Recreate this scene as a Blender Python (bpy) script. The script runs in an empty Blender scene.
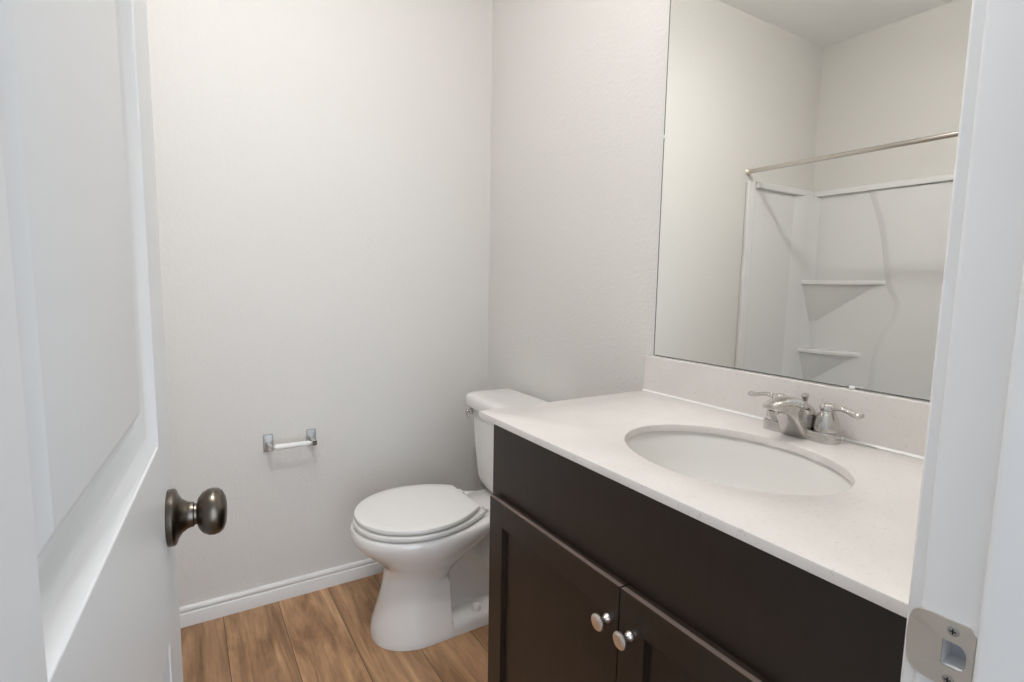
import bpy, bmesh, math, random
from mathutils import Vector, Matrix

# ------------------------------------------------------------------ camera, world, lights, exposure
scene = bpy.context.scene
C = scene.collection
scene.view_settings.view_transform = 'Standard'
scene.view_settings.look = 'None'
scene.view_settings.gamma = 1.0
scene.view_settings.use_curve_mapping = False
scene.view_settings.exposure = 0.0

cam_d = bpy.data.cameras.new('camera')
cam_d.sensor_width = 36.0
cam_d.lens = 18.788
cam_d.clip_start = 0.01
cam = bpy.data.objects.new('camera', cam_d)
C.objects.link(cam)
_R = Vector((0.850507, -0.525677, 0.017361)); _U = Vector((0.043439, 0.103099, 0.993722)); _F = Vector((0.524167, 0.844414, -0.110522))
m = Matrix((_R, _U, -_F)).transposed().to_4x4()
m.translation = Vector((-1.15159, -2.05413, 1.20005))
cam.matrix_world = m
scene.camera = cam

world = bpy.data.worlds.new('daylight_and_fill')
scene.world = world
world.use_nodes = True
bg = world.node_tree.nodes['Background']
_nt = world.node_tree                # daylight in the hall: soft cool sky, plus added fill glow behind the camera
_tc = _nt.nodes.new('ShaderNodeTexCoord'); _dot = _nt.nodes.new('ShaderNodeVectorMath'); _dot.operation = 'DOT_PRODUCT'
_dot.inputs[1].default_value = Vector((0.02, -1.0, 0.10)).normalized()
_nt.links.new(_tc.outputs['Generated'], _dot.inputs[0])
_mr = _nt.nodes.new('ShaderNodeMapRange'); _mr.interpolation_type = 'SMOOTHSTEP'
SKY_BASE, FILL_GLOW = 0.83, 4.0
for k, v in zip(('From Min', 'From Max', 'To Min', 'To Max'), (0.82, 0.97, SKY_BASE, FILL_GLOW)): _mr.inputs[k].default_value = v
_nt.links.new(_dot.outputs['Value'], _mr.inputs['Value'])
_nt.links.new(_mr.outputs['Result'], bg.inputs['Strength'])
bg.inputs['Color'].default_value = (0.76, 0.865, 1.0, 1)

CEIL = 2.737
WARM = (1.0, 0.978, 0.968)
LIGHTS = [(-0.98, -0.72), (-1.02, -1.34)]      # two frosted bulbs in ceiling lampholders
LAMP_Z, LAMP_R = 2.57, 0.026
POWER = [0.7, 11.2]                   # glow of each bulb
DOWN = [2.5, 6.5]                     # and what its lower end throws straight down
for (lx, ly), pw in zip(LIGHTS, DOWN):
    l = bpy.data.lights.new('bulb_lamp', 'AREA'); l.shape = 'DISK'; l.size = 0.045; l.energy = pw; l.color = WARM
    o = bpy.data.objects.new('bulb_lamp', l); o.location = (lx, ly, LAMP_Z - LAMP_R * 1.15 - 0.004); C.objects.link(o)

# ------------------------------------------------------------------ helpers
def col3(c): return (c[0], c[1], c[2], 1)

def material(name, color, rough=0.5, metal=0.0, coat=0.0, spec=0.5):
    mt = bpy.data.materials.new(name); mt.use_nodes = True
    b = mt.node_tree.nodes['Principled BSDF']
    b.inputs['Base Color'].default_value = col3(color)
    b.inputs['Roughness'].default_value = rough
    b.inputs['Metallic'].default_value = metal
    b.inputs['Coat Weight'].default_value = coat
    b.inputs['Coat Roughness'].default_value = 0.05
    b.inputs['Specular IOR Level'].default_value = spec
    return mt

def nodes(mt):
    nt = mt.node_tree
    return nt, nt.nodes, nt.links, nt.nodes['Principled BSDF']

def texco(nt, scale=(1, 1, 1), loc=(0, 0, 0), rot=(0, 0, 0)):
    t = nt.nodes.new('ShaderNodeTexCoord'); mp = nt.nodes.new('ShaderNodeMapping')
    mp.inputs['Scale'].default_value = scale; mp.inputs['Location'].default_value = loc; mp.inputs['Rotation'].default_value = rot
    nt.links.new(t.outputs['Object'], mp.inputs['Vector'])
    return mp.outputs['Vector']

def noise(nt, vec, scale, detail=2, rough=0.5):
    n = nt.nodes.new('ShaderNodeTexNoise'); n.inputs['Scale'].default_value = scale
    n.inputs['Detail'].default_value = detail; n.inputs['Roughness'].default_value = rough
    nt.links.new(vec, n.inputs['Vector']); return n

def ramp(nt, fac, stops):
    r = nt.nodes.new('ShaderNodeValToRGB'); e = r.color_ramp.elements
    while len(e) < len(stops): e.new(0.5)
    for el, (p, c) in zip(e, stops): el.position = p; el.color = col3(c)
    nt.links.new(fac, r.inputs['Fac']); return r.outputs['Color']

def mix(nt, a, b, fac, mode='MIX'):
    mx = nt.nodes.new('ShaderNodeMix'); mx.data_type = 'RGBA'; mx.blend_type = mode
    for s, v in ((mx.inputs[6], a), (mx.inputs[7], b)):
        if isinstance(v, tuple): s.default_value = col3(v)
        else: nt.links.new(v, s)
    if isinstance(fac, float): mx.inputs[0].default_value = fac
    else: nt.links.new(fac, mx.inputs[0])
    return mx.outputs[2]

def bump(nt, height, strength, dist):
    b = nt.nodes.new('ShaderNodeBump'); b.inputs['Strength'].default_value = strength; b.inputs['Distance'].default_value = dist
    nt.links.new(height, b.inputs['Height']); return b.outputs['Normal']

def smoothstep(a, b, x):
    t = min(1, max(0, (x - a) / (b - a))); return t * t * (3 - 2 * t)

def interp(tab, x):
    if x <= tab[0][0]: return tab[0][1]
    for (x0, y0), (x1, y1) in zip(tab, tab[1:]):
        if x <= x1: return y0 + (y1 - y0) * (x - x0) / (x1 - x0)
    return tab[-1][1]

def cr(tab, x):                      # smooth (Catmull-Rom) table lookup
    if x <= tab[0][0]: return tab[0][1]
    if x >= tab[-1][0]: return tab[-1][1]
    for i in range(len(tab) - 1):
        if x <= tab[i + 1][0]:
            x0, y0 = tab[i]; x1, y1 = tab[i + 1]
            d0 = (y1 - tab[i - 1][1]) / (x1 - tab[i - 1][0]) if i > 0 else (y1 - y0) / (x1 - x0)
            d1 = (tab[i + 2][1] - y0) / (tab[i + 2][0] - x0) if i + 2 < len(tab) else (y1 - y0) / (x1 - x0)
            h = x1 - x0; t = (x - x0) / h
            return (2*t**3 - 3*t**2 + 1)*y0 + (t**3 - 2*t**2 + t)*h*d0 + (-2*t**3 + 3*t**2)*y1 + (t**3 - t**2)*h*d1

def bm_new(): return bmesh.new()

def box(bm, x0, x1, y0, y1, z0, z1):
    vs = [bm.verts.new(p) for p in ((x0,y0,z0),(x1,y0,z0),(x1,y1,z0),(x0,y1,z0),(x0,y0,z1),(x1,y0,z1),(x1,y1,z1),(x0,y1,z1))]
    for f in ((3,2,1,0),(4,5,6,7),(0,1,5,4),(1,2,6,5),(2,3,7,6),(3,0,4,7)): bm.faces.new([vs[i] for i in f])
    return vs

def loft(bm, rings, cap0=True, cap1=True, closed=True):
    R = [[bm.verts.new(p) for p in r] for r in rings]
    n = len(R[0])
    for a, b in zip(R, R[1:]):
        for i in range(n if closed else n - 1):
            j = (i + 1) % n
            try: bm.faces.new((a[i], a[j], b[j], b[i]))
            except ValueError: pass
    if cap0: bm.faces.new(list(reversed(R[0])))
    if cap1: bm.faces.new(R[-1])
    return R

def frame_for(d):
    d = Vector(d).normalized(); up = Vector((0, 0, 1)) if abs(d.z) < 0.9 else Vector((1, 0, 0))
    a = d.cross(up).normalized(); return a, a.cross(d).normalized(), d

def lathe(bm, prof, origin, axis, n=48, sx=1.0, sy=1.0):      # prof: (radius, distance along axis)
    a, b, d = frame_for(axis); o = Vector(origin); rings = []
    for r, h in prof:
        r = max(r, 1e-5)
        rings.append([o + d * h + a * (math.cos(2*math.pi*k/n) * r * sx) + b * (math.sin(2*math.pi*k/n) * r * sy) for k in range(n)])
    loft(bm, rings)

def tube(bm, pts, radii, n=16, flat=(1.0, 1.0), up=None):
    pts = [Vector(p) for p in pts]; rings = []
    for i, p in enumerate(pts):
        d = (pts[min(i + 1, len(pts) - 1)] - pts[max(i - 1, 0)]).normalized()
        if up is None: a, b, _ = frame_for(d)
        else: a = d.cross(Vector(up)).normalized(); b = a.cross(d).normalized()
        r = radii[i] if isinstance(radii, (list, tuple)) else radii
        rings.append([p + a * (math.cos(2*math.pi*k/n) * r * flat[0]) + b * (math.sin(2*math.pi*k/n) * r * flat[1]) for k in range(n)])
    loft(bm, rings)

def rrect(hx, hy, r, n=8):          # rounded rectangle outline, counter-clockwise
    pts = []
    for cx, cy, a0 in ((hx - r, hy - r, 0), (-hx + r, hy - r, 90), (-hx + r, -hy + r, 180), (hx - r, -hy + r, 270)):
        for k in range(n + 1):
            a = math.radians(a0 + 90 * k / n); pts.append((cx + r * math.cos(a), cy + r * math.sin(a)))
    return pts

def obj(name, bm, mt, parent=None, smooth=None, bevel=0.0, seg=2):
    bmesh.ops.recalc_face_normals(bm, faces=bm.faces)
    me = bpy.data.meshes.new(name); bm.to_mesh(me); bm.free()
    if mt: me.materials.append(mt)
    o = bpy.data.objects.new(name, me); C.objects.link(o)
    if smooth is not None:
        me.shade_smooth() if smooth >= 180 else me.set_sharp_from_angle(angle=math.radians(smooth))
    else:
        for p in me.polygons: p.use_smooth = False
    if bevel:
        b = o.modifiers.new('bevel', 'BEVEL'); b.width = bevel; b.segments = seg; b.limit_method = 'ANGLE'; b.angle_limit = math.radians(40)
        b.harden_normals = True
        for p in me.polygons: p.use_smooth = True
    if parent:
        o.parent = parent
        o.matrix_parent_inverse = parent.matrix_basis.inverted()
    return o

def boxo(name, mt, dims, parent=None, bevel=0.0, seg=2):
    bm = bm_new(); box(bm, *dims); return obj(name, bm, mt, parent, bevel=bevel, seg=seg)

def thing(name, label, cat, loc=(0, 0, 0), group=None):
    o = bpy.data.objects.new(name, None); o.location = loc; o.empty_display_size = 0.1; C.objects.link(o)
    o['label'] = label; o['category'] = cat
    if group: o['group'] = group
    return o

def tag(o, label, cat, group=None):
    o['label'] = label; o['category'] = cat
    if group: o['group'] = group
    return o

def struct(o, label=None):
    o['kind'] = 'structure'
    if label: o['label'] = label
    return o

# ------------------------------------------------------------------ materials
def make_wall():
    mt = material('painted_wall', (0.735, 0.72, 0.69), 0.62, spec=0.3)
    nt, N, L, b = nodes(mt); v = texco(nt)
    n1 = noise(nt, v, 85, 3, 0.55); n2 = noise(nt, v, 230, 2)
    ad = N.new('ShaderNodeMath'); ad.operation = 'MULTIPLY_ADD'; ad.inputs[1].default_value = 0.35
    L.new(n2.outputs['Fac'], ad.inputs[0]); L.new(n1.outputs['Fac'], ad.inputs[2])
    L.new(bump(nt, ad.outputs[0], 0.35, 0.004), b.inputs['Normal'])
    return mt
M_wall = make_wall()
M_ceil = material('ceiling_paint', (0.90, 0.90, 0.90), 0.7, spec=0.2)
M_trim = material('trim_paint', (0.80, 0.80, 0.79), 0.32)
M_door = material('door_paint', (0.79, 0.79, 0.785), 0.36)
M_porc = material('porcelain', (0.84, 0.825, 0.80), 0.10, coat=0.5)
M_seat = material('seat_plastic', (0.86, 0.85, 0.825), 0.22)
M_tub = material('tub_acrylic', (0.80, 0.80, 0.80), 0.22, coat=0.2)
M_chrome = material('chrome', (0.62, 0.60, 0.58), 0.04, 1.0)
M_bright = material('polished_bracket', (0.50, 0.50, 0.49), 0.45, 1.0)
M_nickel = material('satin_nickel', (0.62, 0.58, 0.53), 0.24, 1.0)
M_pull = material('pull_nickel', (0.95, 0.89, 0.83), 0.30, 1.0)
M_bronze = material('dark_nickel', (0.135, 0.116, 0.096), 0.28, 1.0)
M_strike = material('brushed_steel', (0.70, 0.65, 0.58), 0.34, 1.0)
M_screw = material('screw_steel', (0.45, 0.44, 0.42), 0.3, 1.0)
M_dark = material('dark_recess', (0.02, 0.02, 0.02), 0.6)
M_white_pl = material('white_plastic', (0.86, 0.86, 0.84), 0.35)
M_clip = material('clear_clip', (0.75, 0.76, 0.75), 0.15)
M_hole = material('bored_wood', (0.62, 0.62, 0.66), 0.8)
M_basin = material('basin_china', (0.80, 0.785, 0.75), 0.06, coat=0.6)

def make_mirror():
    mt = material('mirror_silver', (0.955, 0.96, 0.918), 0.0, 1.0)
    return mt
M_mirror = make_mirror()
M_glass_edge = material('mirror_edge', (0.10, 0.12, 0.11), 0.3)

def make_quartz():
    mt = material('quartz', (0.8, 0.77, 0.74), 0.24, coat=0.0)
    nt, N, L, b = nodes(mt); v = texco(nt)
    vo = N.new('ShaderNodeTexVoronoi'); vo.inputs['Scale'].default_value = 230; L.new(v, vo.inputs['Vector'])
    n1 = noise(nt, v, 12, 3); n2 = noise(nt, v, 160, 2)
    base = ramp(nt, n1.outputs['Fac'], [(0.35, (0.71, 0.675, 0.645)), (0.65, (0.735, 0.705, 0.675))])
    sp = ramp(nt, n2.outputs['Fac'], [(0.62, (0, 0, 0)), (0.72, (1, 1, 1))])
    c1 = mix(nt, base, (0.65, 0.60, 0.55), sp)
    sp2 = ramp(nt, vo.outputs['Distance'], [(0.10, (1, 1, 1)), (0.2, (0, 0, 0))])
    n3 = noise(nt, v, 45, 2); g = ramp(nt, n3.outputs['Fac'], [(0.52, (0, 0, 0)), (0.60, (1, 1, 1))])
    mm = mix(nt, sp2, g, 1.0, 'MULTIPLY')
    L.new(mix(nt, c1, (0.60, 0.56, 0.51), mm), b.inputs['Base Color'])
    return mt
M_quartz = make_quartz()

def make_espresso():
    mt = material('espresso_wood', (0.02, 0.014, 0.011), 0.33, spec=0.5)
    nt, N, L, b = nodes(mt); v = texco(nt, (14, 14, 1.0))
    n = noise(nt, v, 5, 3, 0.5)
    L.new(ramp(nt, n.outputs['Fac'], [(0.3, (0.0215, 0.0145, 0.0105)), (0.7, (0.0265, 0.0180, 0.0130))]), b.inputs['Base Color'])
    return mt
M_esp = make_espresso()

M_edge_highlight = material('edge_highlight', (0.19, 0.142, 0.118), 0.5)  # lighter espresso, a highlight painted along the front of the cabinet door tops

def make_floor():
    mt = material('vinyl_plank', (0.3, 0.2, 0.12), 0.42, spec=0.4)
    nt, N, L, b = nodes(mt)
    tc = N.new('ShaderNodeTexCoord'); sp = N.new('ShaderNodeSeparateXYZ'); L.new(tc.outputs['Object'], sp.inputs[0])
    cb = N.new('ShaderNodeCombineXYZ')
    def math_(op, a, bv):
        q = N.new('ShaderNodeMath'); q.operation = op
        for s, val in zip(q.inputs, (a, bv)):
            if isinstance(val, (int, float)): s.default_value = val
            else: L.new(val, s)
        return q.outputs[0]
    xx = math_('ADD', sp.outputs['X'], 1.0715 + 0.18 * 20); yy = math_('ADD', sp.outputs['Y'], 12.04)
    L.new(yy, cb.inputs['X']); L.new(xx, cb.inputs['Y'])
    br = N.new('ShaderNodeTexBrick')
    br.offset = 0.10; br.offset_frequency = 2; br.squash = 1.0
    br.inputs['Scale'].default_value = 1.0; br.inputs['Mortar Size'].default_value = 0.0011; br.inputs['Mortar Smooth'].default_value = 0.3
    br.inputs['Brick Width'].default_value = 1.22; br.inputs['Row Height'].default_value = 0.18; br.inputs['Bias'].default_value = 0.0
    br.inputs['Color1'].default_value = (0, 0, 0, 1); br.inputs['Color2'].default_value = (1, 1, 1, 1); br.inputs['Mortar'].default_value = (0.5, 0.5, 0.5, 1)
    L.new(cb.outputs[0], br.inputs['Vector'])
    sc = N.new('ShaderNodeSeparateColor'); L.new(br.outputs['Color'], sc.inputs[0]); rnd = sc.outputs[0]
    cb2 = N.new('ShaderNodeCombineXYZ')
    L.new(math_('MULTIPLY', sp.outputs['X'], 9.0), cb2.inputs['X']); L.new(math_('MULTIPLY', sp.outputs['Y'], 1.1), cb2.inputs['Y'])
    L.new(math_('MULTIPLY', rnd, 37.0), cb2.inputs['Z'])
    g1 = noise(nt, cb2.outputs[0], 1.6, 6, 0.62); g1.inputs['Distortion'].default_value = 0.9
    cb3 = N.new('ShaderNodeCombineXYZ')
    L.new(math_('MULTIPLY', sp.outputs['X'], 120.0), cb3.inputs['X']); L.new(math_('MULTIPLY', sp.outputs['Y'], 5.0), cb3.inputs['Y'])
    L.new(math_('MULTIPLY', rnd, 11.0), cb3.inputs['Z'])
    g2 = noise(nt, cb3.outputs[0], 1.0, 3, 0.6)
    c = ramp(nt, g1.outputs['Fac'], [(0.26, (0.125, 0.066, 0.036)), (0.42, (0.27, 0.156, 0.084)), (0.56, (0.43, 0.265, 0.150)), (0.75, (0.60, 0.40, 0.245))])
    fine = ramp(nt, g2.outputs['Fac'], [(0.3, (0.80, 0.80, 0.80)), (0.7, (1.10, 1.10, 1.10))])
    c = mix(nt, c, fine, 1.0, 'MULTIPLY')
    tone = ramp(nt, rnd, [(0.0, (0.84, 0.79, 0.73)), (0.5, (1.18, 1.13, 1.05)), (1.0, (1.50, 1.42, 1.32))])
    c = mix(nt, c, tone, 1.0, 'MULTIPLY')
    c = mix(nt, c, (0.05, 0.032, 0.02), br.outputs['Fac'])
    L.new(c, b.inputs['Base Color'])
    inv = math_('SUBTRACT', 1.0, br.outputs['Fac'])
    h = math_('ADD', math_('MULTIPLY', g2.outputs['Fac'], 0.12), inv)
    L.new(bump(nt, h, 0.35, 0.0015), b.inputs['Normal'])
    return mt
M_floor = make_floor()

def make_lens(name, strength):
    mt = material(name, (0.9, 0.9, 0.88), 0.5)
    b = mt.node_tree.nodes['Principled BSDF']
    b.inputs['Emission Color'].default_value = (*WARM, 1); b.inputs['Emission Strength'].default_value = strength
    return mt

# ------------------------------------------------------------------ the room
YW, YH = -1.885, -2.001            # doorway wall: room face, hall face
XL, XF = -2.46, -1.755              # wall behind the tub; front of the tub
XJ, XHJ = -0.655, -1.262            # latch jamb face, hinge jamb face
DH = 2.045                          # top of the opening
struct(boxo('floor', M_floor, (XL - 0.1, 0.1, -3.2, 0.1, -0.06, 0.0)), 'brown oak plank floor')
struct(boxo('ceiling', M_ceil, (XL - 0.1, 0.1, YH, 0.1, CEIL, CEIL + 0.08)), 'flat white ceiling')
struct(boxo('wall_far', M_wall, (XL - 0.1, 0.1, 0.0, 0.1, 0.0, CEIL)), 'textured off-white wall behind the toilet')
struct(boxo('wall_right', M_wall, (0.0, 0.1, YH, 0.0, 0.0, CEIL)), 'textured off-white wall that carries the mirror')
struct(boxo('wall_left', M_wall, (XL - 0.1, XL, YH, 0.0, 0.0, CEIL)), 'off-white wall behind the tub')
struct(boxo('wall_alcove', M_wall, (XL, XF - 0.02, YW, -1.526, 0.0, CEIL)), 'off-white wall at the end of the tub')
bm = bm_new()
box(bm, XL, XHJ - 0.02, YH, YW, 0, CEIL); box(bm, XJ + 0.02, 0.0, YH, YW, 0, CEIL); box(bm, XHJ - 0.02, XJ + 0.02, YH, YW, DH + 0.02, CEIL)
struct(obj('wall_near', bm, M_wall), 'off-white wall around the doorway')

# baseboards (moulded profile swept along a wall)
def baseboard(name, p0, p1, inward, label):
    prof = [(0, 0), (0.0135, 0), (0.0135, 0.044), (0.0125, 0.0465), (0.0095, 0.0485), (0.0095, 0.0525), (0.0115, 0.055), (0.0125, 0.060), (0.0105, 0.066), (0.006, 0.0695), (0, 0.070)]
    bm = bm_new(); i = Vector(inward)
    loft(bm, [[Vector(p) + i * d + Vector((0, 0, h)) for d, h in prof] for p in (p0, p1)])
    return struct(obj(name, bm, M_trim, smooth=25), label)
baseboard('baseboard_far', (XF - 0.01, 0, 0), (0, 0, 0), (0, -1, 0), 'white moulded baseboard along the far wall')
baseboard('baseboard_right', (0, -0.014, 0), (0, -0.98, 0), (-1, 0, 0), 'white moulded baseboard behind the toilet')
baseboard('baseboard_near', (XHJ - 0.085, YW, 0), (XF + 0.0, YW, 0), (0, 1, 0), 'white moulded baseboard beside the door')

# door frame: jambs, head and stop (one lining of the opening), bored for the latch on the right
bm = bm_new()
PY0, PY1, PZ0, PZ1 = -1.9175, -1.9025, 0.9085, 0.9300   # latch bore
JX = XJ + 0.02
box(bm, XJ, JX, YH, PY0, 0, DH); loft(bm, [[(x, y, z) for x, y in ((JX, PY1), (XJ, PY1), (XJ, YW - 0.0032), (XJ + 0.0004, YW - 0.0016), (XJ + 0.0016, YW - 0.0004), (XJ + 0.0032, YW), (JX, YW))] for z in (0, DH)]); box(bm, XJ, JX, PY0, PY1, 0, PZ0); box(bm, XJ, JX, PY0, PY1, PZ1, DH)
box(bm, XHJ - 0.02, XHJ, YH, YW, 0, DH); box(bm, XHJ - 0.02, JX, YH, YW, DH, DH + 0.02)
fr = struct(obj('trim_1', bm, M_trim, smooth=40), 'white door jamb lining the doorway')
b_ = bm_new(); box(b_, JX - 0.001, JX + 0.012, PY0 - 0.002, PY1 + 0.002, PZ0 - 0.002, PZ1 + 0.002)
bm = bm_new()
SY0, SY1, ST = -1.958, -1.9245, 0.011
box(bm, XJ - ST, XJ, SY0, SY1, 0, DH); box(bm, XHJ, XHJ + ST, SY0, SY1, 0, DH); box(bm, XHJ + ST, XJ - ST, SY0, SY1, DH - ST, DH)
obj('door_stop', bm, M_trim, fr, bevel=0.004, seg=4)
obj('latch_bore', b_, M_hole, fr)
# casing on the room side
def casing(name, y, s, label):
    bm = bm_new()
    prof = [(0.005, 0.0), (0.005, 0.008), (0.008, 0.0105), (0.020, 0.0115), (0.034, 0.0155), (0.050, 0.017), (0.058, 0.0165), (0.062, 0.013), (0.062, 0.0)]
    top = DH
    path = []
    for t, d in prof:
        path.append([(XJ + t, y + s * d, 0), (XJ + t, y + s * d, top + t), (XHJ - t, y + s * d, top + t), (XHJ - t, y + s * d, 0)])
    rings = [[path[i][j] for i in range(len(prof))] for j in range(4)]
    loft(bm, rings)
    return struct(obj(name, bm, M_trim, smooth=30), label)
casing('trim_2', YW, 1, 'white casing around the doorway, room side')
casing('trim_3', YH, -1, 'white casing around the doorway, hall side')

# ------------------------------------------------------------------ the door leaf, open into the room
DW, DT, DTOP, DBOT = 0.605, 0.035, 2.03, 0.012
th = math.radians(4.7)
latch = Vector((-1.1708, -1.25)); dd = Vector((math.sin(th), math.cos(th))); nn = Vector((math.cos(th), -math.sin(th)))
hinge = latch - dd * DW
def door_pt(t, z, d):               # t from the hinge, d depth behind the visible face
    q = hinge + dd * t - nn * d
    return Vector((q.x, q.y, z))
S = 0.107
PANELS = [(1.010, 1.915), (0.235, 0.775)]
bm = bm_new()
PROF = [(0.0, 0.0), (0.0010, 0.0012), (0.015, 0.0085), (0.0175, 0.0087), (0.031, 0.0155), (0.034, 0.0158), (0.038, 0.0158), (0.052, 0.0075), (0.054, 0.0072)]
def face(d0, sgn):
    ts = [0, S, DW - S, DW]; zs = [DBOT, PANELS[1][0], PANELS[1][1], PANELS[0][0], PANELS[0][1], DTOP]
    g = [[bm.verts.new(door_pt(t, z, d0)) for t in ts] for z in zs]
    for i in range(5):
        for j in range(3):
            if j == 1 and i in (1, 3):
                prev = [g[i][1], g[i][2], g[i + 1][2], g[i + 1][1]]
                for off, dep in PROF[1:]:
                    a, b2, z0, z1 = S + off, DW - S - off, zs[i] + off, zs[i + 1] - off
                    cur = [bm.verts.new(door_pt(t, z, d0 + sgn * dep)) for t, z in ((a, z0), (b2, z0), (b2, z1), (a, z1))]
                    for k in range(4): bm.faces.new((prev[k], prev[(k + 1) % 4], cur[(k + 1) % 4], cur[k]))
                    prev = cur
                bm.faces.new(prev)
            else:
                bm.faces.new((g[i][j], g[i][j + 1], g[i + 1][j + 1], g[i + 1][j]))
    return g
gA = face(0.0, 1); gB = face(DT, -1)
def border(g): return [g[0][j] for j in range(4)] + [g[i][3] for i in range(1, 6)] + [g[5][j] for j in (2, 1, 0)] + [g[i][0] for i in (4, 3, 2, 1)]
bA, bB = border(gA), border(gB)
for k in range(len(bA)):
    bm.faces.new((bA[k], bA[(k + 1) % len(bA)], bB[(k + 1) % len(bB)], bB[k]))
door = struct(obj('door_1', bm, M_door, bevel=0.0015), 'white two-panel door standing open on the left')
def door_knob(depth, sgn):
    o = door_pt(DW - 0.060, 0.908, depth); ax = Vector((nn.x * sgn, nn.y * sgn, 0))
    bm = bm_new()
    lathe(bm, [(0, 0.0), (0.0335, 0.0), (0.0340, 0.0015), (0.0340, 0.0065), (0.0325, 0.0085), (0.027, 0.0105), (0.0205, 0.0145), (0.0165, 0.020), (0.0152, 0.0235), (0.0150, 0.0265), (0.0143, 0.0272), (0.0128, 0.0276), (0.0125, 0.0325), (0, 0.0325)], o, ax)
    k = obj('door_knob', bm, M_bronze, door, smooth=35)
    bm = bm_new()
    lathe(bm, [(0, 0.030), (0.013, 0.030), (0.0190, 0.0320), (0.0245, 0.0362), (0.0280, 0.0425), (0.0288, 0.0480), (0.0275, 0.0540), (0.0235, 0.0588), (0.0165, 0.0618), (0.0085, 0.0630), (0, 0.0633)], o, ax)
    obj('knob_grip', bm, M_bronze, k, smooth=180)
door_knob(0.0, 1); door_knob(DT, -1)
bm = bm_new()
a = door_pt(DW - 0.001, 0.892, 0.006); 
vs = [door_pt(t, z, d) for t in (DW - 0.001, DW + 0.0015) for z in (0.879, 0.937) for d in (0.005, 0.030)]
for f in ((0,1,3,2),(4,5,7,6),(0,1,5,4),(2,3,7,6),(0,2,6,4),(1,3,7,5)): 
    pass
V = [bm.verts.new(v) for v in vs]
for f in ((0,1,3,2),(4,5,7,6),(0,1,5,4),(2,3,7,6),(0,2,6,4),(1,3,7,5)): bm.faces.new([V[i] for i in f])
obj('latch_plate', bm, M_strike, door)
for z in (0.22, 1.02, 1.82):
    bm = bm_new(); q = door_pt(-0.004, z - 0.045, DT + 0.004)
    lathe(bm, [(0, 0), (0.0055, 0), (0.0055, 0.09), (0, 0.09)], q, (0, 0, 1), 16)
    obj('hinge', bm, M_strike, door, smooth=30)

# ------------------------------------------------------------------ strike plate on the latch jamb
sp = thing('strike_plate', 'brushed metal strike plate with two screws on the white door jamb', 'strike plate', (XJ, -1.9, 0.9))
ZC = 0.9185
bm = bm_new()
# plate outline in (y, z): D-shaped lip towards the room, clipped corners at the stop, with a D-shaped hole
outer = []
hz = 0.0275
outer += [(-1.9185, ZC - hz), (-1.9222, ZC - hz + 0.006), (-1.9222, ZC + hz - 0.006), (-1.9185, ZC + hz)]
for k in range(0, 9):
    a = math.radians(90 - 22.5 * k); c_, s_ = math.cos(a), math.sin(a)
    outer.append((-1.8935 + 0.0155 * abs(c_) ** 0.62, ZC + hz * math.copysign(abs(s_) ** 0.62, s_)))
hole = [(-1.9025, ZC - 0.0105), (-1.9130, ZC - 0.0105), (-1.9160, ZC - 0.0090), (-1.9178, ZC - 0.0050), (-1.9183, ZC), (-1.9178, ZC + 0.0050), (-1.9160, ZC + 0.0090), (-1.9130, ZC + 0.0105), (-1.9025, ZC + 0.0105)]
def px_(y):                      # the lip rolls back around the jamb edge
    return XJ - 0.0018 + (max(0.0, y + 1.8865) ** 2) * 22
def plate_layer(dx):
    eo = [bm.verts.new((px_(y) + dx, y, z)) for y, z in outer]; eh = [bm.verts.new((XJ - 0.0018 + dx, y, z)) for y, z in hole]
    edges = [bm.edges.new((l[i], l[(i + 1) % len(l)])) for l in (eo, eh) for i in range(len(l))]
    bmesh.ops.triangle_fill(bm, use_beauty=True, edges=edges)
    return eo, eh
f0 = plate_layer(0.0); f1 = plate_layer(0.0016)
for l0, l1 in zip(f0, f1):
    for i in range(len(l0)):
        j = (i + 1) % len(l0)
        bm.faces.new((l0[i], l0[j], l1[j], l1[i]))
obj('plate', bm, M_strike, sp)
for z in (ZC - 0.0200, ZC + 0.0200):
    bm = bm_new(); lathe(bm, [(0, 0), (0.0040, 0), (0.0038, 0.0008), (0.002, 0.0012), (0, 0.0012)], (XJ - 0.0018, -1.9085, z), (-1, 0, 0), 20)
    s = obj('screw', bm, M_screw, sp, smooth=30)
    bm = bm_new(); box(bm, XJ - 0.0033, XJ - 0.0029, -1.9085 - 0.0022, -1.9085 + 0.0022, z - 0.0005, z + 0.0005); box(bm, XJ - 0.0033, XJ - 0.0029, -1.9085 - 0.0005, -1.9085 + 0.0005, z - 0.0022, z + 0.0022)
    obj('screw_slot', bm, M_dark, s)

# ------------------------------------------------------------------ vanity cabinet
ZT = 0.8936                          # counter top
CT = 0.0147                           # counter thickness
ZB = ZT - CT
VX = -0.535                          # face of the cabinet
VL, VR = -0.985, -1.874
VM = -1.446                          # where the doors meet
van = thing('vanity_cabinet', 'dark espresso vanity cabinet with two shaker doors under the counter', 'cabinet', (VX / 2, (VL + VR) / 2, 0))
bm = bm_new()
box(bm, VX + 0.019, -0.001, VR + 0.016, VL - 0.016, 0.10, 0.118)                  # bottom
box(bm, VX + 0.019, -0.001, VL - 0.016, VL, 0.0, ZB); box(bm, VX + 0.019, -0.001, VR, VR + 0.016, 0.0, ZB)
box(bm, -0.012, -0.001, VR + 0.016, VL - 0.016, 0.118, ZB)
obj('carcass', bm, M_esp, van, bevel=0.001)
RZ = 0.690
bm = bm_new()
box(bm, VX, VX + 0.019, VR, VL, RZ, ZB)
obj('top_rail', bm, M_esp, van, bevel=0.0012)
bm = bm_new()
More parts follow.
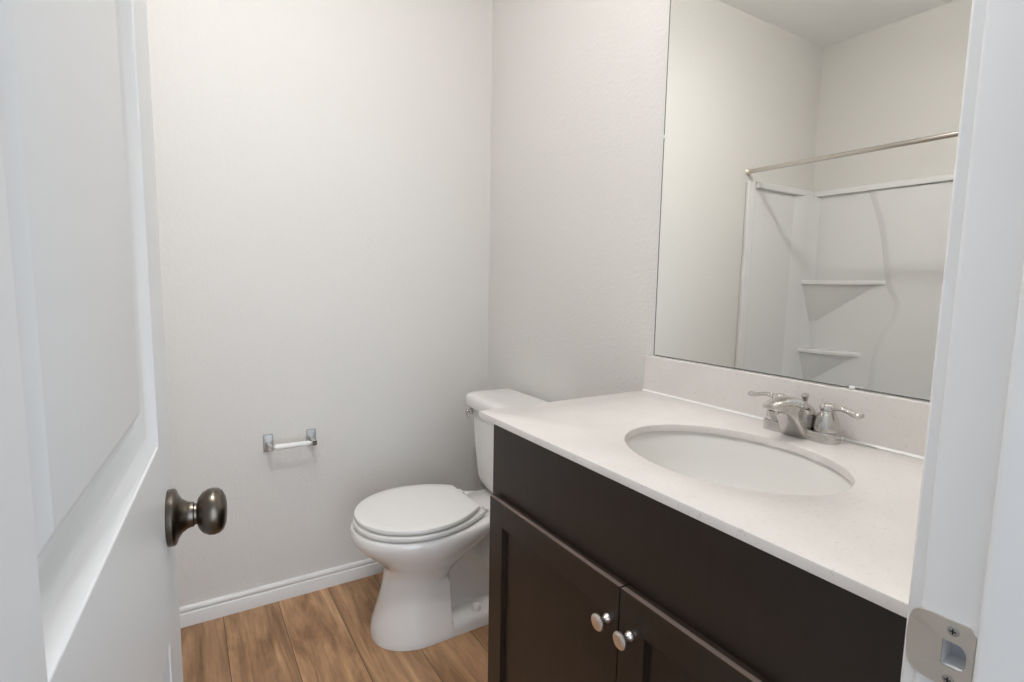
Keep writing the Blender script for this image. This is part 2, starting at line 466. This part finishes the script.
box(bm, VX, VX + 0.019, VL - 0.04, VL, 0.10, RZ - 0.0005); box(bm, VX, VX + 0.019, VR, VR + 0.04, 0.10, RZ - 0.0005); box(bm, VX, VX + 0.019, VR + 0.04, VL - 0.04, 0.10, 0.14)
obj('face_frame', bm, M_esp, van, bevel=0.001)
boxo('toe_kick', M_esp, (VX + 0.075, VX + 0.09, VR + 0.016, VL - 0.016, 0.0, 0.10), van)
DZ0, DZ1, DF = 0.118, 0.7025, VX - 0.0215
def cab_door(y0, y1, knob_y):       # y0 < y1; shaker door: frame round a recessed flat panel
    bm = bm_new()
    w = 0.056; xb = VX - 0.0015
    g = []
    ys = [y0, y0 + w, y1 - w, y1]; zs = [DZ0, DZ0 + w, DZ1 - w, DZ1]
    F = [[bm.verts.new((DF, y, z)) for y in ys] for z in zs]; B = [[bm.verts.new((xb, y, z)) for y in ys] for z in zs]
    T = [bm.verts.new((DF + 0.0095, y, zs[3])) for y in ys]
    for i in range(3):
        for j in range(3):
            bm.faces.new((B[i][j], B[i + 1][j], B[i + 1][j + 1], B[i][j + 1]))
            if i == 1 and j == 1:
                p = [F[1][1], F[1][2], F[2][2], F[2][1]]
                prev = p
                for off, dep in ((0.0004, 0.0095), (0.0006, 0.0100)):
                    cur = [bm.verts.new((DF + dep, y, z)) for y, z in ((ys[1] + off, zs[1] + off), (ys[2] - off, zs[1] + off), (ys[2] - off, zs[2] - off), (ys[1] + off, zs[2] - off))]
                    for k in range(4): bm.faces.new((prev[k], prev[(k + 1) % 4], cur[(k + 1) % 4], cur[k]))
                    prev = cur
                bm.faces.new(prev)
            else:
                bm.faces.new((F[i][j], F[i][j + 1], F[i + 1][j + 1], F[i + 1][j]))
    for k in range(3):
        bm.faces.new((F[0][k], F[0][k + 1], B[0][k + 1], B[0][k]))
        bm.faces.new((F[3][k], F[3][k + 1], T[k + 1], T[k])); bm.faces.new((T[k], T[k + 1], B[3][k + 1], B[3][k]))
        if k < 2:
            bm.faces.new((F[k][0], F[k + 1][0], B[k + 1][0], B[k][0])); bm.faces.new((F[k][3], F[k + 1][3], B[k + 1][3], B[k][3]))
        else:
            bm.faces.new((F[2][0], F[3][0], T[0], B[3][0], B[2][0])); bm.faces.new((F[2][3], F[3][3], T[3], B[3][3], B[2][3]))
    d = obj('door', bm, M_esp, van, bevel=0.0028, seg=3)
    d.data.materials.append(M_edge_highlight)
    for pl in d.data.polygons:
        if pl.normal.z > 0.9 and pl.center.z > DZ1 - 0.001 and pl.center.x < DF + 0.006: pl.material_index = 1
    bm = bm_new()
    lathe(bm, [(0, 0), (0.0085, 0), (0.0085, 0.0015), (0.0070, 0.0045), (0.0050, 0.0080), (0.0048, 0.012), (0.0068, 0.0155), (0.0122, 0.0190), (0.0140, 0.0205), (0.0145, 0.0222), (0.0140, 0.0240), (0.0112, 0.0253), (0.006, 0.0262), (0, 0.0264)], (DF, knob_y, 0.6330), (-1, 0, 0), 32)
    obj('knob', bm, M_pull, d, smooth=40)
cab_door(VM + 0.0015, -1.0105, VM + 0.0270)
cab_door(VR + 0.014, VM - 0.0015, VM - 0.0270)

# ------------------------------------------------------------------ countertop with an oval cut-out, and its backsplash
CX0, CX1, CY0, CY1 = -0.560, 0.0, YW + 0.002, -0.957
SX, SY, SA, SB = -0.3075, -1.452, 0.162, 0.206       # basin opening
def ell(n, a, b): return [(SX + a * math.cos(2 * math.pi * k / n), SY + b * math.sin(2 * math.pi * k / n)) for k in range(n)]
top = thing('countertop', 'off-white speckled quartz countertop with backsplash on the vanity', 'countertop', (-0.28, -1.42, ZB))
bm = bm_new()
N_ = 96
def square_pt(x, y):                # from the ellipse ray to the slab's border
    dx, dy = x - SX, y - SY; best = 1e9
    for lim, dv, o_ in ((CX0, dx, SX), (CX1, dx, SX), (CY0, dy, SY), (CY1, dy, SY)):
        if abs(dv) > 1e-9:
            t = (lim - o_) / dv
            if t > 0: best = min(best, t)
    return (SX + dx * best, SY + dy * best)
E0 = ell(N_, SA, SB)
O0 = [square_pt(x, y) for x, y in E0]
for cx in (CX0, CX1):               # pull the nearest ray onto each corner
    for cy in (CY0, CY1):
        i = min(range(N_), key=lambda k: (O0[k][0] - cx) ** 2 + (O0[k][1] - cy) ** 2); O0[i] = (cx, cy)
R = 0.0025
rings = []
rings.append([(x, y, ZB) for x, y in E0])
rings.append([(x, y, ZT - R) for x, y in E0])
rings.append([(SX + (x - SX) * (1 + R * 0.3 / SA), SY + (y - SY) * (1 + R * 0.3 / SB), ZT - R * 0.3) for x, y in E0])
rings.append([(SX + (x - SX) * (1 + R / SA), SY + (y - SY) * (1 + R / SB), ZT) for x, y in E0])
def inset(x, y, d): return (min(max(x, CX0 + d), CX1 - d), min(max(y, CY0 + d), CY1 - d))
rings.append([(*inset(x, y, R), ZT) for x, y in O0])
rings.append([(*inset(x, y, R * 0.3), ZT - R * 0.3) for x, y in O0])
rings.append([(x, y, ZT - R) for x, y in O0])
rings.append([(x, y, ZB) for x, y in O0])
rings.append(rings[0])
loft(bm, rings, False, False)
bmesh.ops.remove_doubles(bm, verts=bm.verts, dist=1e-5)
obj('slab', bm, M_quartz, top, smooth=35)
BSZ = ZT + 0.1024
boxo('backsplash', M_quartz, (-0.0200, -0.0005, CY0, -0.957, ZT + 0.0003, BSZ), top, bevel=0.0018)

bm = bm_new(); loft(bm, [[(-0.0201 - 0.0042 * a, y, ZT + 0.0002 + 0.0042 * b) for a, b in ((0, 0), (0, 1), (0.3, 0.55), (0.55, 0.3), (1, 0))] for y in (CY0, -0.957)])
obj('caulk_bead', bm, M_seat, top, smooth=60)

# undermount basin
sink = thing('sink_basin', 'white oval undermount sink basin set into the counter', 'sink', (SX, SY, ZB - 0.15))
bm = bm_new(); rings = []
prof = [(1.035, 0.0), (1.03, -0.004), (1.0, -0.022), (0.965, -0.055), (0.90, -0.090), (0.79, -0.118), (0.62, -0.136), (0.40, -0.146), (0.18, -0.150), (0.115, -0.151)]
for s, dz in prof: rings.append([(x, y, ZB - 0.0004 + dz) for x, y in [(SX + (p[0] - SX) * s, SY + (p[1] - SY) * s) for p in E0]])
outp = [(0.13, -0.160), (0.42, -0.156), (0.66, -0.146), (0.85, -0.126), (0.96, -0.096), (1.03, -0.055), (1.06, -0.02), (1.10, -0.008), (1.12, -0.006), (1.12, 0.0)]
for s, dz in outp: rings.append([(x, y, ZB - 0.0004 + dz) for x, y in [(SX + (p[0] - SX) * s, SY + (p[1] - SY) * s) for p in E0]])
rings.append(rings[0])
loft(bm, rings, False, False); bmesh.ops.remove_doubles(bm, verts=bm.verts, dist=1e-6)
obj('basin', bm, M_basin, sink, smooth=50)
bm = bm_new(); lathe(bm, [(0, -0.03), (0.019, -0.03), (0.0215, -0.002), (0.0240, 0.0015), (0.0225, 0.003), (0.0175, 0.0025), (0.0170, 0.0045), (0.012, 0.0075), (0, 0.0085)], (SX, SY, ZB - 0.152), (0, 0, 1), 32)
obj('drain', bm, M_chrome, sink, smooth=40)

# ------------------------------------------------------------------ faucet
FY, FX = -1.4500, -0.0660
fa = thing('faucet', 'chrome two-handle centerset faucet on the counter behind the sink', 'faucet', (FX, FY, ZT))
bm = bm_new(); rings = []
for s, z in ((1.0, 0.0002), (1.0, 0.0165), (0.985, 0.0195), (0.955, 0.0210)):
    rings.append([(FX + px * s, FY + py * (1 - (1 - s) * 0.35), ZT + z) for px, py in rrect(0.0265, 0.0760, 0.0200)])
loft(bm, rings); obj('base_plate', bm, M_chrome, fa, smooth=40)
# spout: a wide wedge rising from the plate and running forward (x, top, bottom, half width)
sec = [(-0.0400, 0.028, 0.0005, 0.0270), (-0.0440, 0.042, 0.0005, 0.0295), (-0.052, 0.056, 0.0005, 0.0305), (-0.066, 0.069, 0.0005, 0.0305), (-0.084, 0.0785, 0.0005, 0.0290), (-0.096, 0.0825, 0.0020, 0.0275), (-0.103, 0.0840, 0.0110, 0.0262), (-0.114, 0.0858, 0.0270, 0.0242), (-0.128, 0.0865, 0.0425, 0.0220), (-0.145, 0.0860, 0.0555, 0.0200), (-0.163, 0.0840, 0.0625, 0.0184), (-0.176, 0.0812, 0.0645, 0.0168), (-0.1815, 0.0790, 0.0660, 0.0140), (-0.1840, 0.0765, 0.0680, 0.0095)]
bm = bm_new(); rings = []
for x, zt, zb, hw in sec:
    ring = []; hh = (zt - zb) / 2; zc = (zt + zb) / 2
    for k in range(36):
        t = 2 * math.pi * k / 36; c, s_ = math.cos(t), math.sin(t)
        e = 0.30 if s_ < 0 else 0.72
        ring.append((x, FY + hw * math.copysign(abs(c) ** e, c), ZT + zc + hh * math.copysign(abs(s_) ** (e if s_ > 0 else 0.30), s_)))
    rings.append(ring)
loft(bm, rings); obj('spout', bm, M_chrome, fa, smooth=50)
bm = bm_new(); lathe(bm, [(0, 0), (0.0095, 0), (0.0095, 0.008), (0.008, 0.009), (0, 0.009)], (-0.1680, FY, ZT + 0.0640), (0.1, 0, -1), 24)
obj('aerator', bm, M_chrome, fa, smooth=40)
def handle(sy):
    hy = FY + sy * 0.0510
    bm = bm_new()
    lathe(bm, [(0, 0.0215), (0.0238, 0.0215), (0.0240, 0.0240), (0.0235, 0.0300), (0.0222, 0.0400), (0.0195, 0.0500), (0.0160, 0.0570), (0.0135, 0.0605), (0.0130, 0.0625), (0.0150, 0.0650), (0.0150, 0.0700), (0.0125, 0.0745), (0.0070, 0.0770), (0, 0.0775)], (FX, hy, ZT), (0, 0, 1), 40)
    h = obj('handle', bm, M_chrome, fa, smooth=35)
    d = Vector((-0.10, sy * 1.0, 0)).normalized(); o = Vector((FX, hy, ZT + 0.0660))
    pts = [(0.004, 0.000, 0.0080), (0.016, 0.0045, 0.0076), (0.029, 0.0055, 0.0068), (0.041, 0.0030, 0.0066), (0.051, 0.0000, 0.0076), (0.059, -0.0005, 0.0088), (0.065, 0.0010, 0.0080), (0.0685, 0.0020, 0.0040)]
    bm = bm_new(); tube(bm, [o + d * a + Vector((0, 0, b)) for a, b, r in pts], [r for a, b, r in pts], 20, (1.15, 0.72), (0, 0, 1))
    obj('lever', bm, M_chrome, h, smooth=180)
handle(1); handle(-1)
bm = bm_new(); lathe(bm, [(0, 0), (0.0032, 0), (0.0032, 0.052), (0.0042, 0.0575), (0.0066, 0.0635), (0.0078, 0.0690), (0.0066, 0.0712), (0, 0.0715)], (-0.0350, FY + 0.003, ZT + 0.016), (-0.30, 0, 1), 20)
obj('lift_rod', bm, M_chrome, fa, smooth=40)

# ------------------------------------------------------------------ mirror
mi = thing('wall_mirror', 'large frameless wall mirror standing on the backsplash', 'mirror', (-0.003, -1.42, BSZ))
boxo('glass_back', M_glass_edge, (-0.0042, -0.0008, YW + 0.012, -0.9765, BSZ + 0.0025, 2.075), mi)
bm = bm_new(); vs = [bm.verts.new((-0.0046, y, z)) for y, z in ((-0.9803, BSZ + 0.0035), (YW + 0.0135, BSZ + 0.0035), (YW + 0.0135, 2.074), (-0.9803, 2.074))]; f = bm.faces.new(vs)
r = bmesh.ops.extrude_face_region(bm, geom=[f]); bmesh.ops.translate(bm, vec=(0.0004, 0, 0), verts=[v for v in r['geom'] if isinstance(v, bmesh.types.BMVert)])
obj('reflective_face', bm, M_mirror, mi)
def clip(y0, y1, z0, z1):
    boxo('mirror_clip', M_clip, (-0.0085, -0.0045, y0, y1, z0, z1), mi, bevel=0.001)
clip(-1.520, -1.508, BSZ + 0.0005, BSZ + 0.0065); clip(-0.9835, -0.9765, 1.596, 1.606)

# ------------------------------------------------------------------ toilet (round-front, back to the mirror wall)
TY = -0.396
to = thing('toilet', 'white two-piece toilet with closed lid between wall and vanity', 'toilet', (-0.35, TY, 0))
RIM = 0.392
xf_t = [(0, -0.655), (0.012, -0.656), (0.05, -0.650), (0.08, -0.640), (0.15, -0.618), (0.20, -0.606), (0.235, -0.604), (0.26, -0.618), (0.29, -0.650), (0.32, -0.684), (0.345, -0.707), (0.365, -0.716), (0.38, -0.7165), (0.392, -0.714)]
hw_t = [(0, 0.132), (0.012, 0.133), (0.05, 0.126), (0.10, 0.115), (0.16, 0.107), (0.21, 0.108), (0.24, 0.120), (0.27, 0.143), (0.30, 0.164), (0.33, 0.179), (0.36, 0.187), (0.38, 0.188), (0.392, 0.184)]
def w_at(x, z):
    xf = cr(xf_t, z); hw = cr(hw_t, z)
    xc = -0.49 if z > 0.26 else interp([(0, -0.50), (0.2, -0.50), (0.26, -0.49)], z)
    if x <= xc: front = hw * math.sqrt(max(0.0, 1 - ((x - xc) / (xf - xc)) ** 2)) ** 0.92
    else: front = hw
    # bowl belly: falls away towards the back, lower down sooner
    xr = interp([(0.19, -0.395), (0.24, -0.345), (0.30, -0.285), (0.34, -0.20), (0.392, -0.16)], z)
    if z < 0.19: belly = front * (1 - smoothstep(-0.415, -0.398, x))
    else:
        u = min(1, max(0, (x - xc) / (xr - xc))); belly = front * math.sqrt(max(0, 1 - u ** 2.6)) if x > xc else front
    trap = 0.046 + 0.040 * math.exp(-(abs(z - (0.285 - 1.25 * (x + 0.345))) / 1.6 / 0.042) ** 2)
    trap *= smoothstep(-0.43, -0.40, x)
    fl = interp([(0, 0.130), (0.035, 0.126), (0.05, 0.110), (0.064, 0.0)], z)
    fl *= 1 - 0.25 * smoothstep(-0.25, -0.10, x)
    if x < -0.42: fl = 0
    deck = interp([(0.318, 0.0), (0.335, 0.088), (0.35, 0.108), (0.375, 0.114), (0.392, 0.110)], z) * smoothstep(-0.50, -0.38, x)
    return max(belly, min(trap, 0.2), fl, deck)
bm = bm_new(); rings = []
zl = [0.0, 0.004, 0.012, 0.022, 0.032, 0.040, 0.046, 0.052, 0.058, 0.064, 0.072] + [0.08 + 0.0105 * k for k in range(29)] + [0.384, 0.389, 0.392]
for z in zl:
    xf = cr(xf_t, z); XB = -0.05 if z < 0.3 else -0.032
    xs = []
    for k in range(30): t = k / 30; xs.append(xf + (-0.45 - xf) * (1 - math.cos(math.pi * t / 2)))
    for k in range(24): xs.append(-0.45 + 0.08 * k / 24)
    for k in range(25): xs.append(-0.37 + (XB + 0.37) * k / 24)
    ins = 0.0 if z < 0.384 else (0.0015 if z < 0.388 else (0.004 if z < 0.391 else 0.008))
    right = [(x + (ins if i == 0 else 0), max(w_at(x, z) - ins, 0) if i else 0.0) for i, x in enumerate(xs)]
    ring = [(x, TY - w, z) for x, w in right] + [(x, TY + w, z) for x, w in reversed(right[1:])]
    rings.append(ring)
loft(bm, rings)
o = obj('bowl', bm, M_porc, to, smooth=38)
sm = o.modifiers.new('smooth', 'SMOOTH'); sm.factor = 0.5; sm.iterations = 3
# bolt caps on the foot
for s in (-1, 1):
    bm = bm_new(); lathe(bm, [(0, 0), (0.0165, 0), (0.0165, 0.007), (0.0142, 0.017), (0.0080, 0.0235), (0, 0.025)], (-0.310, TY + s * 0.093, 0.047), (0, 0, 1), 24)
    obj('bolt_cap', bm, M_porc, to, smooth=60)
# seat and lid
def oval(tip, back, hw, hb, n=72):
    xc = -0.500; pts = []
    for k in range(n + 1):
        t = k / n
        if t < 0.5:
            a = math.pi / 2 * (t / 0.5); x = xc - (xc - tip) * math.cos(a); w = hw * math.sin(a)
        else:
            u = (t - 0.5) / 0.5; x = xc + (back - xc) * u; w = hw + (hb - hw) * u ** 2.1
        pts.append((x, w))
    return [(x, TY - w) for x, w in pts] + [(x, TY + w) for x, w in reversed(pts[1:])]
def slab_oval(name, z0, z1, tip, back, hw, hb, r, crown=0.0):
    bm = bm_new(); rings = []
    for ins, z in ((r, z0), (r * 0.3, z0 + r * 0.3), (0, z0 + r), (0, z1 - r), (r * 0.3, z1 - r * 0.3), (r, z1), (0.03, z1 + crown * 0.5), (0.08, z1 + crown)):
        rings.append([(x, y, z) for x, y in oval(tip + ins, back - ins, hw - ins, hb - ins)])
    loft(bm, rings); return obj(name, bm, M_seat, to, smooth=40)
slab_oval('seat', 0.3968, 0.4132, -0.706, -0.287, 0.187, 0.110, 0.004)
slab_oval('lid', 0.4180, 0.4345, -0.702, -0.308, 0.187, 0.108, 0.0045, 0.003)
for s in (-1, 1):
    bm = bm_new(); tube(bm, [(-0.290, TY + s * 0.075 - 0.018, 0.411), (-0.290, TY + s * 0.075 + 0.018, 0.411)], 0.0095, 16)
    box(bm, -0.292, -0.262, TY + s * 0.075 - 0.013, TY + s * 0.075 + 0.013, 0.392, 0.4065)
    obj('hinge', bm, M_seat, to, bevel=0.002)
# tank
def tank_ring(z, hw, xb, xfr, r, bow):
    pts = []
    n = 10
    # back edge (towards the wall), then rounded front corners with a bowed front
    pts.append((xb, TY + hw)); pts.append((xb, TY)); pts.append((xb, TY - hw))
    for k in range(n + 1):
        a = math.radians(90 * k / n); pts.append((xfr + r - r * math.sin(a), TY - hw + r - r * math.cos(a)))
    for k in range(1, 12):
        y = (TY - hw + r) + (2 * hw - 2 * r) * k / 12; u = (y - TY) / (hw - r); pts.append((xfr - bow * (1 - u * u), y))
    for k in range(n + 1):
        a = math.radians(90 * (n - k) / n); pts.append((xfr + r - r * math.sin(a), TY + hw - r + r * math.cos(a)))
    return [(x, y, z) for x, y in pts]
bm = bm_new()
tk = [(0.3955, 0.110, -0.150, 0.04), (0.400, 0.128, -0.165, 0.05), (0.410, 0.146, -0.178, 0.055), (0.425, 0.158, -0.186, 0.055), (0.45, 0.166, -0.191, 0.055), (0.52, 0.175, -0.195, 0.055), (0.62, 0.188, -0.199, 0.055), (0.712, 0.199, -0.202, 0.055)]
loft(bm, [tank_ring(z, hw, -0.026, xfr, r, 0.010) for z, hw, xfr, r in tk])
obj('tank', bm, M_porc, to, smooth=50)
bm = bm_new()
lidp = [(0.0, 0.7125), (0.008, 0.7150), (0.011, 0.7200), (0.012, 0.7450), (0.010, 0.7545), (0.004, 0.7610), (-0.008, 0.7645), (-0.035, 0.7660)]
loft(bm, [tank_ring(z, 0.206 + i, -0.024 + (0.002 if i > 0 else -0.004), -0.208 - i, 0.05, 0.010) for i, z in lidp])
obj('tank_lid', bm, M_porc, to, smooth=45)
bm = bm_new(); lathe(bm, [(0, -0.006), (0.0115, -0.006), (0.0115, 0.005), (0.009, 0.0085), (0.0055, 0.0095), (0.0055, 0.018), (0, 0.018)], (-0.2010, -0.2270, 0.6920), (-0.80, 0.60, 0), 24)
lv = obj('flush_lever', bm, M_chrome, to, smooth=40)
bm = bm_new(); tube(bm, [(-0.2130, -0.2120, 0.6950), (-0.2210, -0.2250, 0.6920), (-0.2260, -0.2420, 0.6870), (-0.2280, -0.2600, 0.6810), (-0.2280, -0.2660, 0.6790)], [0.0050, 0.0062, 0.0068, 0.0080, 0.0045], 16, (0.8, 1.1))
obj('lever_arm', bm, M_chrome, lv, smooth=180)

# ------------------------------------------------------------------ toilet paper holder on the far wall
tp = thing('toilet_paper_holder', 'chrome toilet paper holder with bare white roller on far wall', 'toilet paper holder', (-0.83, -0.03, 0.61))
TZ = 0.607
for x in (-0.9055, -0.7575):
    bm = bm_new(); s = 1 if x < -0.83 else -1
    ring = rrect(0.0165, 0.0310, 0.003, 3)
    loft(bm, [[(x + a * k, -0.0002 - d, TZ + b * k2) for a, b in ring] for d, k, k2 in ((0.0, 1, 1), (0.006, 1, 1), (0.009, 0.93, 0.965), (0.0095, 0.85, 0.92))])
    po = obj('bracket', bm, M_bright, tp, smooth=25)
    bm = bm_new()
    loft(bm, [[(x + a, -d, TZ - 0.004 + b) for a, b in rrect(h1, h2, 0.004, 4)] for d, h1, h2 in ((0.008, 0.0080, 0.0095), (0.030, 0.0075, 0.0090), (0.055, 0.0085, 0.0100), (0.069, 0.0085, 0.0100), (0.071, 0.0070, 0.0085))])
    obj('arm', bm, M_chrome, po, smooth=30)
bm = bm_new()
lathe(bm, [(0, 0), (0.0055, 0), (0.0055, 0.006), (0.0098, 0.0065), (0.0098, 0.070), (0.0086, 0.0705), (0.0086, 0.1215), (0.0055, 0.122), (0.0055, 0.128), (0, 0.128)], (-0.8955, -0.060, TZ - 0.004), (1, 0, 0), 32)
obj('roller', bm, M_white_pl, tp, smooth=40)

# ------------------------------------------------------------------ tub and surround (seen in the mirror)
TL0, TL1 = -1.524, -0.002
tub = thing('bathtub', 'white alcove bathtub along the left wall below the surround', 'bathtub', (-2.1, -0.76, 0))
bm = bm_new()
cxm, cym = (XL + 0.002 + XF) / 2, (TL0 + TL1) / 2; hx, hy = (XF - XL - 0.002) / 2, (TL1 - TL0) / 2
def tr(hx_, hy_, r, z, dx=0): return [(cxm + dx + a, cym + b, z) for a, b in rrect(hx_, hy_, r, 8)]
loft(bm, [tr(hx, hy, 0.004, 0.0), tr(hx, hy, 0.004, 0.375), tr(hx - 0.004, hy - 0.003, 0.006, 0.386), tr(hx - 0.012, hy - 0.008, 0.01, 0.390), tr(hx - 0.070, hy - 0.080, 0.10, 0.390), tr(hx - 0.080, hy - 0.095, 0.11, 0.384), tr(hx - 0.095, hy - 0.12, 0.12, 0.33), tr(hx - 0.12, hy - 0.18, 0.13, 0.15), tr(hx - 0.15, hy - 0.24, 0.14, 0.09), tr(hx - 0.20, hy - 0.32, 0.12, 0.078)], True, True)
obj('tub_shell', bm, M_tub, tub, smooth=45)
su = thing('tub_surround', 'white moulded tub surround with corner shelves, seen in the mirror', 'tub surround', (-2.44, -0.76, 0.39))
ST_ = 1.820; Z0 = 0.3915
bm = bm_new()
box(bm, XL + 0.001, XL + 0.022, TL0, TL1, Z0, ST_ - 0.03)
obj('back_panel', bm, M_tub, su, bevel=0.004)
bm = bm_new()
for yy0, yy1 in ((-0.018, -0.001), (TL0 + 0.0, TL0 + 0.017)):
    pass
box(bm, XL + 0.022, XF - 0.055, -0.016, TL1 + 0.001, Z0, ST_ - 0.03)
box(bm, XF - 0.065, XF, -0.024, TL1 + 0.001, Z0, ST_)
obj('end_panel', bm, M_tub, su, bevel=0.006, seg=3)
bm = bm_new()
box(bm, XL + 0.022, XF - 0.055, TL0 + 0.001, TL0 + 0.016, Z0, ST_ - 0.03); box(bm, XF - 0.065, XF, TL0 + 0.001, TL0 + 0.024, Z0, ST_)
obj('end_panel', bm, M_tub, su, bevel=0.006, seg=3)
# top ledge: projects a little past the panels
bm = bm_new()
box(bm, XL + 0.001, XL + 0.048, TL0 + 0.002, TL1, ST_ - 0.038, ST_)
obj('top_ledge', bm, M_tub, su, bevel=0.008, seg=4)
bm = bm_new(); box(bm, XL + 0.049, XF - 0.066, -0.042, TL1, ST_ - 0.038, ST_); obj('top_ledge', bm, M_tub, su, bevel=0.008, seg=4)
bm = bm_new(); box(bm, XL + 0.049, XF - 0.066, TL0 + 0.002, TL0 + 0.042, ST_ - 0.038, ST_); obj('top_ledge', bm, M_tub, su, bevel=0.008, seg=4)
# corner columns
for s, yb in ((-1, -0.004), (1, TL0 + 0.004)):
    bm = bm_new()
    sec_ = [(XL + 0.004, 0.0), (-2.235, 0.010), (-2.245, 0.014), (-2.325, 0.040), (-2.345, 0.044), (-2.425, 0.060), (XL + 0.020, 0.075), (XL + 0.004, 0.085)]
    loft(bm, [[(x, yb + s * d, z) for x, d in sec_] for z in (Z0, ST_ - 0.034)])
    obj('corner_column', bm, M_tub, su, smooth=50)
# corner shelves: a flat ledge whose underside runs back down into the corner
def shelf(z, yl, xe, drop, s, yb):
    bm = bm_new()
    n = 14
    def arc(k, sc): # front edge from the end wall to the back wall
        t = k / n
        x = xe + (XL + 0.02 - xe) * t; y = -0.03 - (yl - 0.03) * t
        bulge = math.sin(math.pi * t) * 0.030
        return (x + bulge * 0.9, y - bulge * 0.25)
    front = [arc(k, 1) for k in range(n + 1)]
    c = (XL + 0.006, -0.006)
    def row(sc, z_): return [(c[0] + (x - c[0]) * sc, c[1] + (y - c[1]) * sc, z_) for x, y in front] + [(c[0], c[1], z_)]
    rings = [row(0.985, z), row(1.0, z - 0.004), row(1.0, z - 0.022), row(0.985, z - 0.027), row(0.90, z - 0.03)]
    for q in range(1, 9):
        t = q / 8; rings.append(row(0.90 * (1 - t) + 0.27 * t, z - 0.03 - drop * t))
    if s > 0: rings = [[(x, yb - y, zz) for x, y, zz in r_] for r_ in rings]
    loft(bm, rings); return obj('corner_shelf', bm, M_tub, su, smooth=50)
for s, yb in ((-1, 0), (1, TL0)):
    shelf(1.243, 0.505, -2.335, 0.235, s, yb); shelf(0.795, 0.400, -2.350, 0.20, s, yb)
# raised centre of the back panel, with a waving edge
edge = [(1.775, -0.380), (1.70, -0.408), (1.58, -0.448), (1.44, -0.480), (1.30, -0.502), (1.20, -0.525), (1.12, -0.568), (1.02, -0.560), (0.90, -0.505), (0.76, -0.478), (0.60, -0.472), (0.46, -0.47)]
bm = bm_new(); n = 60
rings = []
XB_, XT_ = XL + 0.018, XL + 0.036
for k in range(n + 1):
    z = 0.46 + (1.775 - 0.46) * k / n; e = cr(sorted(edge), z); e2 = 2 * cym - e
    rings.append([(XB_, e + 0.020, z), (XL + 0.0222, e + 0.016, z), (XL + 0.0245, e + 0.008, z), (XT_ - 0.0035, e - 0.012, z), (XT_ - 0.0008, e - 0.020, z), (XT_, e - 0.030, z), (XT_, cym, z), (XT_, e2 + 0.030, z), (XT_ - 0.0008, e2 + 0.020, z), (XT_ - 0.0035, e2 + 0.012, z), (XL + 0.0245, e2 - 0.008, z), (XL + 0.0222, e2 - 0.016, z), (XB_, e2 - 0.020, z)])
loft(bm, rings); obj('raised_panel', bm, M_tub, su, smooth=60)

# shower rod
RX, RZ_ = -1.764, 1.873
rod = thing('shower_curtain_rod', 'straight brushed nickel shower curtain rod above the tub, in mirror', 'curtain rod', (RX, -0.76, RZ_))
bm = bm_new(); lathe(bm, [(0, 0.004), (0.0125, 0.004), (0.0125, 1.520), (0, 1.520)], (RX, -0.001, RZ_), (0, -1, 0), 32); obj('rod', bm, M_nickel, rod, smooth=40)
for y, d in ((-0.0005, -1), (-1.5255, 1)):
    bm = bm_new(); lathe(bm, [(0, 0), (0.022, 0), (0.022, 0.003), (0.019, 0.008), (0.0155, 0.012), (0.0150, 0.022), (0.0125, 0.0222), (0, 0.0222)], (RX, y, RZ_), (0, d, 0), 32)
    obj('flange', bm, M_strike, rod, smooth=30)

# ------------------------------------------------------------------ ceiling lights: frosted bulbs in round lampholders
for k, (lx, ly) in enumerate(LIGHTS):
    t = thing('ceiling_light', ('frosted bulb in a round ceiling lampholder over the toilet end', 'frosted bulb in a round ceiling lampholder over the vanity end')[k], 'ceiling light', (lx, ly, CEIL), 'ceiling bulbs')
    bm = bm_new(); lathe(bm, [(0, 0.0005), (0.060, 0.0005), (0.060, 0.010), (0.052, 0.022), (0.030, 0.034), (0.024, 0.060), (0.022, 0.085), (0, 0.085)], (lx, ly, CEIL), (0, 0, -1), 48)
    obj('lampholder', bm, M_white_pl, t, smooth=40)
    bm = bm_new()
    lathe(bm, [(0.013, -0.088)] + [(LAMP_R * math.sin(math.pi * (0.17 + 0.83 * q / 20)), -LAMP_R * 1.15 * math.cos(math.pi * (0.17 + 0.83 * q / 20)) ) for q in range(21)], (lx, ly, LAMP_Z), (0, 0, -1), 32)
    obj('bulb', bm, make_lens('lamp_glass', POWER[k] / (4 * math.pi ** 2 * LAMP_R ** 2)), t, smooth=180)
